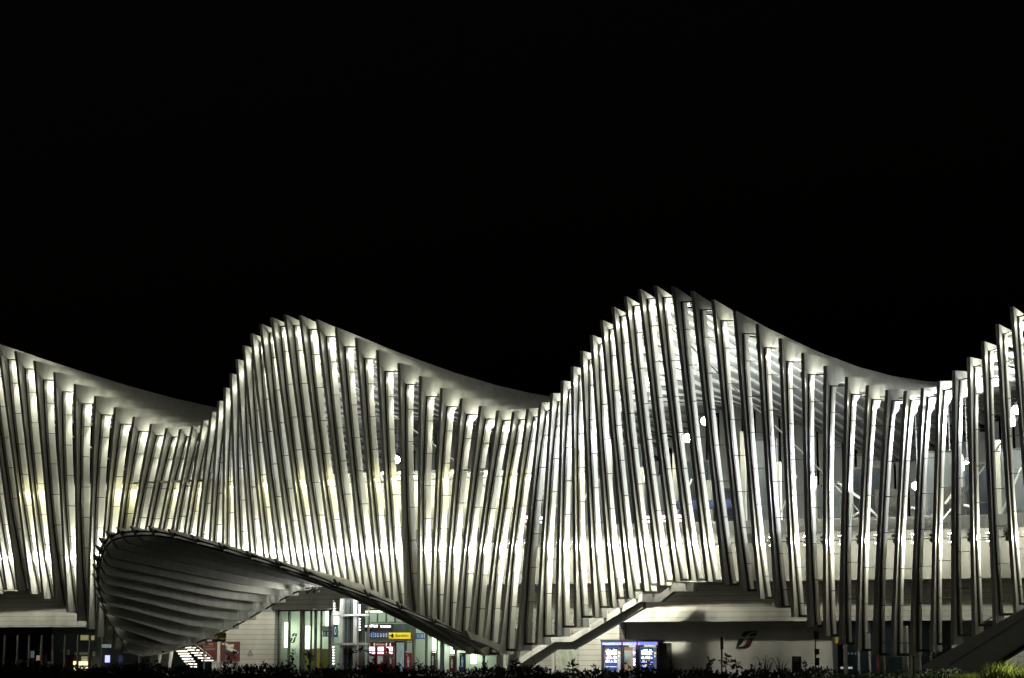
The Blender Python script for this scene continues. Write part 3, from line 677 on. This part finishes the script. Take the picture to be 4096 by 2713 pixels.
for x in (-9, -2, 5, 12, 19, 26, 32):  # fill lamps, added to keep the platform wall from going dark
    mb = MB(); mb.box(x-.6, x+.6, 5.4, 5.6, 12.66, 12.748, m_tube); mb.build('fill_striplight', station)
    point('platform_fill', (x, 5.5, 12.3), 170, (1, .98, .8), .2)
mb = MB()
for i in range(I0, I1):
    zt_ = min(roof_top(i, 48.2), roof_top(i+1, 48.2))-.6; mb.box(i*P+W2, (i+1)*P-W2, 48.2, 48.3, 8.46, zt_, m_panel)
mb.build('rear_screen', station)
# right half: screens, dark openings, posts, stairs
mb = MB(); mb.box(33.5, 80, 10, 10.2, 8.452, 9.6, m_deck); mb.build('platform_screen', station)
m_dglass = mat('dark screen glass', (0.035, 0.045, 0.055), 0.15, vary=0.3, scale=0.5)
rq = random.Random(11)
for k in range(20):
    x = 34+k*2.3; c = rq.random(); h = rq.choice([11.6, 12.6, 13.4, 14.6])
    if c < .8:
        mb = MB(); mb.box(x+.303, x+2.297, 10.05, 10.15, 9.603, h, m_dglass if c < .45 else m_haze); mb.box(x+.303, x+2.297, 10.0, 10.2, h+.002, h+.1, m_frame); mb.build('platform_screen', station)
    mb = MB(); mb.box(x, x+.3, 9.7, 9.98, 8.452, h+.6, m_ylw); mb.build('platform_post', station)
    if k % 3 == 1:
        mb = MB(); mb.tube((x+.15, 8.2, 8.5), (x+1.9, 8.2, 12.2), .06, m_white); mb.build('platform_brace', station)
for (ua, ub, va, vb) in ((3500,3590,1957,2080),(3775,3860,1950,2062)): pbox('lift_door', ua, va, ub, vb, 6.0, .3, m_frame, station)
for (ua, va, ub, vb) in ((3415,2065,3445,2045),(3480,2035,3520,2078),(3645,2030,3672,2036),(3700,2090,3745,2050),(3780,2015,3815,1968),(3855,2020,3890,2028),(3350,1930,3450,2000)):
    mb = MB(); mb.tube(at(ua, va, 5.2), at(ub, vb, 5.2), .07, m_white); mb.build('platform_brace', station)
pbox('platform_board', 2704, 2001, 2935, 2035, 6.5, .15, m_bluetrain, station)
for (u, v) in ((2590, 2073), (2656, 2070), (2722, 2068), (2105, 2072), (2168, 2075)):
    d = thing('train_display', {2590:'red and white lit train display behind the glass, leftmost of three', 2656:'narrow lit train display between two others behind the glass', 2722:'white dotted train display below the blue board', 2105:'red lit train display behind leaning ribs in mid facade', 2168:'small lit train display right of the red one in mid facade'}[u], 'display', at(u, v, 5.5))
    pbox('casing', u-14, v-14, u+14, v+22, 5.5, .15, m_red if u != 2168 else m_cabin, d)
    mb = MB(); pbx(mb, u-10, v-8, u-2, v+4, 5.47, .02, m_scrw); pbx(mb, u, v-8, u+10, v+4, 5.47, .02, m_scrw); pbx(mb, u-8, v+10, u-1, v+18, 5.47, .02, m_scrw); pbx(mb, u+3, v+10, u+9, v+18, 5.47, .02, m_scrw); mb.build('digits', d)
SPOTS = [(1580,1838,300,.3),(2517,1963,260,.26),(2748,1753,420,.28),(2820,1686,380,.3),(3665,1945,520,.28),(3865,1866,900,.34),(3797,1900,420,.3),(4040,1690,900,.3),(4066,1640,420,.3),(2585,1530,60,.12),(510,2020,60,.12),(3300,1750,90,.14),(3700,1760,160,.14),(3540,1790,120,.12)]  # closing right-hand entries are extra lamps added to brighten that end
for (u, v, w, rr_) in SPOTS:
    p = at(u, v, 11.5); mb = MB(); mb.tube(p+Vector((0,.16,.05)), p+Vector((0,.5,.4)), rr_*1.06, m_dark, 12, rr_*.7); mb.tube(p+Vector((0,.3,.3)), (p.x, p.y+.3, 17.5), .03, m_dark, 6); hs = mb.build('hall_spotlight', station)
    mb = MB(); mb.tube(p+Vector((0,.06,-.02)), p+Vector((0,.14,.04)), rr_, m_lampw, 14); mb.build('lens', hs)  # wide lenses drawn oversize, their discs standing in for glare
    if u > 3300: w *= 1.7
    point('hall_spot', p+Vector((0,-.25,-.1)), w*3.2, (.92, .96, 1), .18)
# diagonal tie rods stiffening the facade, behind the glass
for (ua, va, ub, vb) in ((1260,1405,2080,2150),(2690,1290,3420,2080),(0,1530,560,2010),(2650,1260,2100,2080),(4096,1590,3700,2090)):
    p, q = at(ua, va, 0), at(ub, vb, 0)
    mb = MB(); n = 14; pr = None
    for k in range(n+1):
        x = p.x+(q.x-p.x)*k/n; z = p.z+(q.z-p.z)*k/n; i = x/P
        c = Vector((x, yf(i, z)+wout(i, z)+1.15, z))
        if pr is not None: mb.tube(pr, c, .045, m_pole)
        pr = c
    mb.build('tie_rod', station)

# ------------------------------------------------------------------ entrance canopy: fins continuing the ribs 10-34 outward
TIPS = [(-4.39,2.67),(-6.81,3.64),(-9.02,4.35),(-10.85,5.01),(-12.51,5.57),(-14.09,6.12),(-15.52,6.64),(-16.84,7.11),(-18.05,7.57),(-19.19,7.95),(-19.96,8.26),(-20.41,8.42),(-20.58,8.45),(-20.35,8.44),(-20.03,8.27),(-19.33,7.96),(-18.28,7.59),(-17.1,7.16),(-15.8,6.72),(-14.42,6.23),(-12.92,5.65),(-11.33,5.08),(-9.49,4.42),(-7.35,3.63),(-4.95,2.78)]
cp = thing('entrance_canopy', 'shell-shaped entrance canopy of long grey steel fins bulging from the ribs', 'canopy', (23.3, -8, 0))
def fin_edges(k):
    i = 10+k; ty, tz = TIPS[k]; fy, fz = yb(i), zb(i)
    return (ty, tz), (ty+.62, tz-.58), (fy+1.65, fz-.02), (fy-.03, fz+.62)
def fin_pt(e, dist, k=0):       # top edge and depth of a fin, dist metres behind its tip
    t, _, bk, tb = e; L = math.hypot(tb[0]-t[0], tb[1]-t[1]); s = min(1, dist/L)
    big = 1.0-.52*max(0, min(1, (k-9)/4))-.10*max(0, min(1, (k-17)/4)); dep = .30+(big-.3)*min(1, dist/1.0)**.8
    if s > .75: dep += ((.72 if k < 14 else .5)-dep)*(s-.75)/.25
    return (t[0]+(tb[0]-t[0])*s, t[1]+(tb[1]-t[1])*s), dep, L
for k in range(25):
    e = fin_edges(k); tip, low, back, topb = e; x = (10+k)*P
    L = fin_pt(e, 0)[2]
    o = [tip, fin_pt(e, .45)[0]]; n = [(tip[0]+.04, tip[1]-.06), (tip[0]+.52, tip[1]-.50)]
    for q in (1.0, 1.3, L*.4, L*.7, L-.1):
        (py, pz), dep, _ = fin_pt(e, q, k); o.append((py, pz)); n.append((py+.12, pz-dep))
    o.append((back[0], back[1]+.55)); n.append(back)
    mb = MB(); mb.strip(o, n, x-.075, x+.075, m_fin); mb.build('fin', cp)
for k in range(24):
    a = fin_edges(k); b_ = fin_edges(k+1); xa, xb = (10+k)*P+.077, (11+k)*P-.077
    La, Lb = fin_pt(a, 0)[2], fin_pt(b_, 0)[2]
    d0 = min(2.4, .4*min(La, Lb)); ramp = max(-1, min(1, (12-k)/5))
    mb = MB(); prev = None
    for s_ in (0, .35, .7, 1):
        qa, qb = d0+(La-.25-d0)*s_, d0+(Lb-.25-d0)*s_
        (ya_, za_), da, _ = fin_pt(a, qa, k); (yb_, zb_), db, _ = fin_pt(b_, qb, k+1)
        za_ -= da*(.30-.22*ramp); zb_ -= db*(.30+.16*ramp)
        cur = ((xa,ya_,za_), (xb,yb_,zb_))
        if prev:
            up = Vector((0,0,.03)); p0, p1, q1, q0 = [Vector(v) for v in (prev[0], prev[1], cur[1], cur[0])]
            mb.hexa([p0,p1,q1,q0,p0+up,p1+up,q1+up,q0+up], m_panel)
        prev = cur
    mb.build('ceiling_panel', cp)
    mb = MB(); m0 = (a[0][0]+.42, a[0][1]-.28); m1 = (b_[0][0]+.42, b_[0][1]-.28)
    mb.tube((xa, m0[0], m0[1]), (xa+.22, m0[0]+(m1[0]-m0[0])*.22, m0[1]+(m1[1]-m0[1])*.22), .11, m_dark, 8, .045)
    mb.tube((xa+.2, m0[0]+(m1[0]-m0[0])*.2, m0[1]+(m1[1]-m0[1])*.2), (xb, m1[0], m1[1]), .045, m_dark); mb.build('tie_bar', cp)
    mb = MB(); mb.tube((xa-.06, a[0][0]+.62, a[0][1]-.50), (xb+.06, b_[0][0]+.62, b_[0][1]-.50), .05, m_dark); mb.build('rim_tube', cp)
    if k < 12:
        mb = MB(); e = a[2]; f = b_[2]; mb.tube((xa, e[0]-.5, e[1]+.12), (xb, f[0]-.5, f[1]+.05), .06, m_dark); mb.build('end_strut', cp)

cl = MB(); 
for u in (1244, 1272): 
    p = at(u, 2362, 1.2); cl.tube(p, p+Vector((-.12,-.3,-.12)), .17, m_dark, 12, .13); cl.tube(p, p+Vector((0,.2,.25)), .03, m_dark, 6)
tag(cl.build('twin_floodlight'), 'pair of black floodlight heads under the peak of the canopy back edge', 'floodlight')
for u in (1244, 1272):
    p = at(u, 2362, 1.2)+Vector((-.2,-.5,-.3)); spot('canopy_spot', p, (16, -7, .6), 95, 130, .9)
# ------------------------------------------------------------------ ground, hedge and plants
mb = MB(); mb.face([(-600,-900,0),(700,-900,0),(700,900,0),(-600,900,0)], m_soil); struct(mb.build('ground'))
mb = MB(); mb.face([(-120,-62,.004),(160,-62,.004),(160,60,.004),(-120,60,.004)], m_pave); struct(mb.build('pavement'))

def leaf(mb, p, d, n, L, w, m):
    d = d.normalized(); s = d.cross(n)
    if s.length < 1e-3: s = Vector((1,0,0))
    s.normalize(); n2 = s.cross(d)
    mb.face([p, p+d*L*.45+s*w+n2*L*.05, p+d*L, p+d*L*.45-s*w+n2*L*.05], m)
rnd = random.Random(3)
def rdir(up=.3):
    return Vector((rnd.gauss(0,1), rnd.gauss(0,1), rnd.gauss(up,.7)))
xg = at(3800, 2690, -71).x
hg = thing('hedge', 'long dark leafy hedge along the bottom of the view', 'hedge', (68, -70, 0))
mb = MB()
def htop(x):
    return 1.50+.05*math.sin(x*1.7)+.04*math.sin(x*4.3+1)+.03*math.sin(x*9.1)
xh0, xh1 = 52.0, xg-.05
n = 120
for k in range(n):   # inner mass of twigs, ragged
    x = xh0+(xh1-xh0)*k/n; x2 = xh0+(xh1-xh0)*(k+1)/n; z = htop(x)-.14-rnd.random()*.07
    mb.box(x, x2-.004, -70.35, -69.7, 0.01, z, m_leaf)
for k in range(24000):
    x = rnd.uniform(xh0, xh1); t = htop(x); z = t-.5+.5*rnd.random()**.5+rnd.gauss(0,.02); y = rnd.uniform(-70.7,-69.4)
    leaf(mb, Vector((x,y,z)), rdir(.5), rdir(), rnd.uniform(.06,.12), rnd.uniform(.014,.026), m_leaf)
mb.build('foliage', hg)
mb = MB()
for k in range(170):  # young shoots standing above the clipped top
    x = rnd.uniform(xh0, 79.6); t = htop(x); h = abs(rnd.gauss(0,.08))+.05
    b_ = Vector((x, rnd.uniform(-70.4,-69.7), t-.15)); tip = b_+Vector((rnd.gauss(0,.07), rnd.gauss(0,.05), h+.15))
    mb.tube(b_, tip, .008, m_leaf, 5, .004)
    for j in range(rnd.randint(6,13)):
        s = rnd.uniform(.35,1.0); p = b_+(tip-b_)*s; leaf(mb, p, rdir(.4), rdir(), rnd.uniform(.07,.14), rnd.uniform(.015,.028), m_leaf)
mb.build('young_shoots', hg)
def shoot(u, v, lab, h=.55, sprawl=.2, nleaf=28):
    p = at(u, v, -70.0); base = Vector((p.x, -70.0, 0)); o = thing('tall_shoot', lab, 'plant', base)
    mb = MB(); top_ = Vector((p.x, -70.0, p.z))
    b0 = Vector((p.x+rnd.uniform(-.1,.1), -70, 1.2)); mb.tube(b0, top_, .012, m_leaf, 5, .006); mb.build('stem', o)
    mb = MB(); H_ = top_.z-1.45
    for k in range(nleaf):
        s = rnd.uniform(.3,1.02); q = Vector((b0.x+(top_.x-b0.x)*s, -70, 1.45+H_*s)) if H_ > 0 else top_
        leaf(mb, q+Vector((rnd.gauss(0,sprawl*.25), rnd.gauss(0,.05), 0)), rdir(.35), rdir(), rnd.uniform(.09,.17), rnd.uniform(.018,.032), m_leaf)
    mb.build('leaves', o)
for (u, v, lab) in ((1172,2600,'leafy shoot before the left entrance emblem'),(1243,2610,'leafy shoot before the bright green pane'),(2848,2640,'spiky leafed shoot rising above the hedge left of the dark post'),(2908,2622,'slender two-leaved shoot just right of the dark post'),(2945,2648,'bushy dark shoot under the large wall emblem'),(2060,2645,'forked leafy shoot at the foot of the middle staircase'),(926,2612,'dark leafy shoot before the red wall poster'),(1490,2640,'leafy shoot before the ticket machines'),(2290,2648,'small leafy shoot below the map board')):
    shoot(u, v, lab)
# arching shoot by the lift
p, q = at(1420, 2660, -70), at(1465, 2597, -70); o = thing('arching_shoot', 'long arching leafy branch in front of the lift frame', 'plant', (p.x, -70, 0))
mb = MB(); pts_ = [at(u, v, -70) for u, v in ((1390,2672),(1402,2630),(1418,2604),(1445,2599),(1468,2604),(1484,2620))]
for a, b_ in zip(pts_, pts_[1:]): mb.tube(a, b_, .009, m_leaf, 5)
mb.build('stem', o); mb = MB()
for a, b_ in zip(pts_, pts_[1:]):
    for k in range(7): leaf(mb, a+(b_-a)*rnd.random(), rdir(.1), rdir(), rnd.uniform(.08,.15), rnd.uniform(.02,.03), m_leaf)
mb.build('leaves', o)
def tuft(u, lab, n, hgt, spread, m, v=None, Y=-70.2):
    p = at(u, 2690, Y); o = thing('reed_tuft', lab, 'reeds', (p.x, Y, 0)); mb = MB()
    for k in range(n):
        dx = rnd.uniform(-1,1)*spread; dy = rnd.uniform(-.3,.3); h = hgt*rnd.uniform(.6,1.1); w = .012
        prev = None
        for j in range(9):
            s = j/8; x = dx*s**1.4; z = 1.15+h*math.sin(min(1.0,s*1.15)*math.pi*.62)
            c = Vector((p.x+rnd.uniform(0,.0)+x, Y+dy*s, z)); ww = w*(1-s*.85)
            if prev: mb.face([prev[0]-Vector((prev[1],0,0)), prev[0]+Vector((prev[1],0,0)), c+Vector((ww,0,0)), c-Vector((ww,0,0))], m)
            prev = (c, ww)
    mb.build('blades', o)
tuft(3060, 'arching reed tuft before the lower right of the wall emblem', 10, .72, .45, m_reed)
tuft(3125, 'broad arching reed tuft left of the low dark red board', 10, .72, .5, m_reed)
tuft(3280, 'thin reed tuft at the foot of the red-plated post', 10, .55, .35, m_reed)
tuft(3540, 'reed tuft before the dim right-hand doors', 14, .62, .5, m_reed)
tuft(3640, 'sparse reed tuft beside the whiter pillar', 10, .55, .3, m_reed)
# ragged dark grass then lit grass at the right end
def grass(name, x0, x1, y0, y1, cnt, h, m):
    mb = MB()
    for k in range(cnt):
        x = rnd.uniform(x0, x1); y = rnd.uniform(y0, y1); hh = h*rnd.uniform(.5,1.15)*(.8+.25*math.sin(x*3.1)+.15*math.sin(x*7.7)); a = rnd.gauss(0,.35); c = rnd.gauss(0,.2)
        p = Vector((x,y,1.16)); w = .011
        p1 = p+Vector((a*hh*.3, c*hh*.3, hh*.6)); p2 = p+Vector((a*hh, c*hh, hh))
        mb.face([p-Vector((w,0,0)), p+Vector((w,0,0)), p1+Vector((w*.8,0,0)), p2, p1-Vector((w*.8,0,0))], m)
    o = mb.build(name); o['kind'] = 'stuff'; return o
mb = MB(); mb.box(xg-.2, 90, -73, -69, .01, 1.17, m_soil); tag(mb.build('raised_bed'), 'low earth bed under the bright grass at the right corner', 'flower bed')
grass('grass', xg, 90, -72, -69.5, 9000, .52, m_grassl)
gl = thing('garden_light', 'short path lamp post beside the bright grass at the right corner', 'lamp', (84.75, -71.4, 0)); mb = MB(); mb.tube((84.75,-71.4,0), (84.75,-71.4,2.65), .05, m_dark, 10); mb.build('post', gl); mb = MB(); mb.tube((84.75,-71.4,2.653), (84.75,-71.4,2.85), .12, m_lamp, 10); mb.build('lens', gl)
spot('garden_lamp', (84.45, -71.3, 2.62), (82.9, -71.0, 1.3), 430, 64, .8, (1, 1, .72), .1)

# ------------------------------------------------------------------ a person at the ticket machines
pe = at(1557, 2650, 3.4)
def person(loc, lab, ang):
    o = bpy.data.meshes.new('person'); V = [(0,0,.92),(0,.01,1.12),(0,.02,1.34),(0,.0,1.46),(0,-.02,1.56),(0,-.02,1.66),(.17,.01,1.36),(.24,0,1.12),(.22,-.12,.92),(.21,-.18,.82),(-.17,.01,1.36),(-.24,0,1.12),(-.2,-.2,1.05),(-.16,-.36,1.12),(.09,0,.88),(.1,-.01,.5),(.1,.03,.08),(.11,-.12,.04),(-.09,0,.88),(-.1,-.01,.5),(-.1,.03,.08),(-.11,-.12,.04)]
    E_ = [(0,1),(1,2),(2,3),(3,4),(4,5),(2,6),(6,7),(7,8),(8,9),(2,10),(10,11),(11,12),(12,13),(0,14),(14,15),(15,16),(16,17),(0,18),(18,19),(19,20),(20,21)]
    rad = [.15,.14,.16,.06,.085,.08,.075,.055,.045,.035,.075,.055,.045,.035,.1,.07,.05,.035,.1,.07,.05,.035]
    o.from_pydata(V, E_, []); b = bpy.data.objects.new('person', o); C.objects.link(b)
    sk = b.modifiers.new('skin', 'SKIN'); sl = o.skin_vertices[0].data
    for d, r in zip(sl, rad): d.radius = (r, r*.8)
    sl[0].use_root = True
    b.modifiers.new('sub', 'SUBSURF').render_levels = 2; o.materials.append(m_coat)
    b.location = loc; b.rotation_euler = (0,0,ang); tag(b, lab, 'person')
    hb = bmesh.new(); bmesh.ops.create_uvsphere(hb, u_segments=14, v_segments=10, radius=.12); me = bpy.data.meshes.new('hair'); hb.to_mesh(me); hb.free(); me.materials.append(m_hair)
    h = bpy.data.objects.new('hair', me); C.objects.link(h); h.parent = b; h.location = (0,.015,1.64); h.scale = (.85,.95,1.15)
person((pe.x, 3.2, .0), 'dark-haired person in a grey coat standing before the ticket machines', R(180))

# ------------------------------------------------------------------ night sky and the faint town glow
w = bpy.data.worlds.new('World'); S.world = w; w.use_nodes = True; nt = w.node_tree
bg = nt.nodes['Background']; sky = nt.nodes.new('ShaderNodeTexSky'); sky.sky_type = 'NISHITA'; sky.sun_disc = False
sky.sun_elevation = R(-4); sky.sun_rotation = R(200); nt.links.new(sky.outputs[0], bg.inputs[0]); bg.inputs[1].default_value = 0.06
sl = bpy.data.lights.new('moon', 'SUN'); sl.energy = 0.02; sl.angle = R(10); sl.color = (1, .95, .85)
so = bpy.data.objects.new('moon', sl); C.objects.link(so); so.rotation_euler = (R(58), 0, R(20))

S.view_settings.view_transform = 'Standard'; S.view_settings.look = 'None'; S.view_settings.exposure = 0; S.view_settings.gamma = 1
S.render.engine = 'CYCLES'
cy = S.cycles; cy.max_bounces = 7; cy.diffuse_bounces = 4; cy.glossy_bounces = 3; cy.transparent_max_bounces = 24; cy.transmission_bounces = 4
cy.sample_clamp_indirect = 4; cy.caustics_reflective = False; cy.caustics_refractive = False; cy.use_denoising = True
try: cy.use_light_tree = True
except Exception: pass
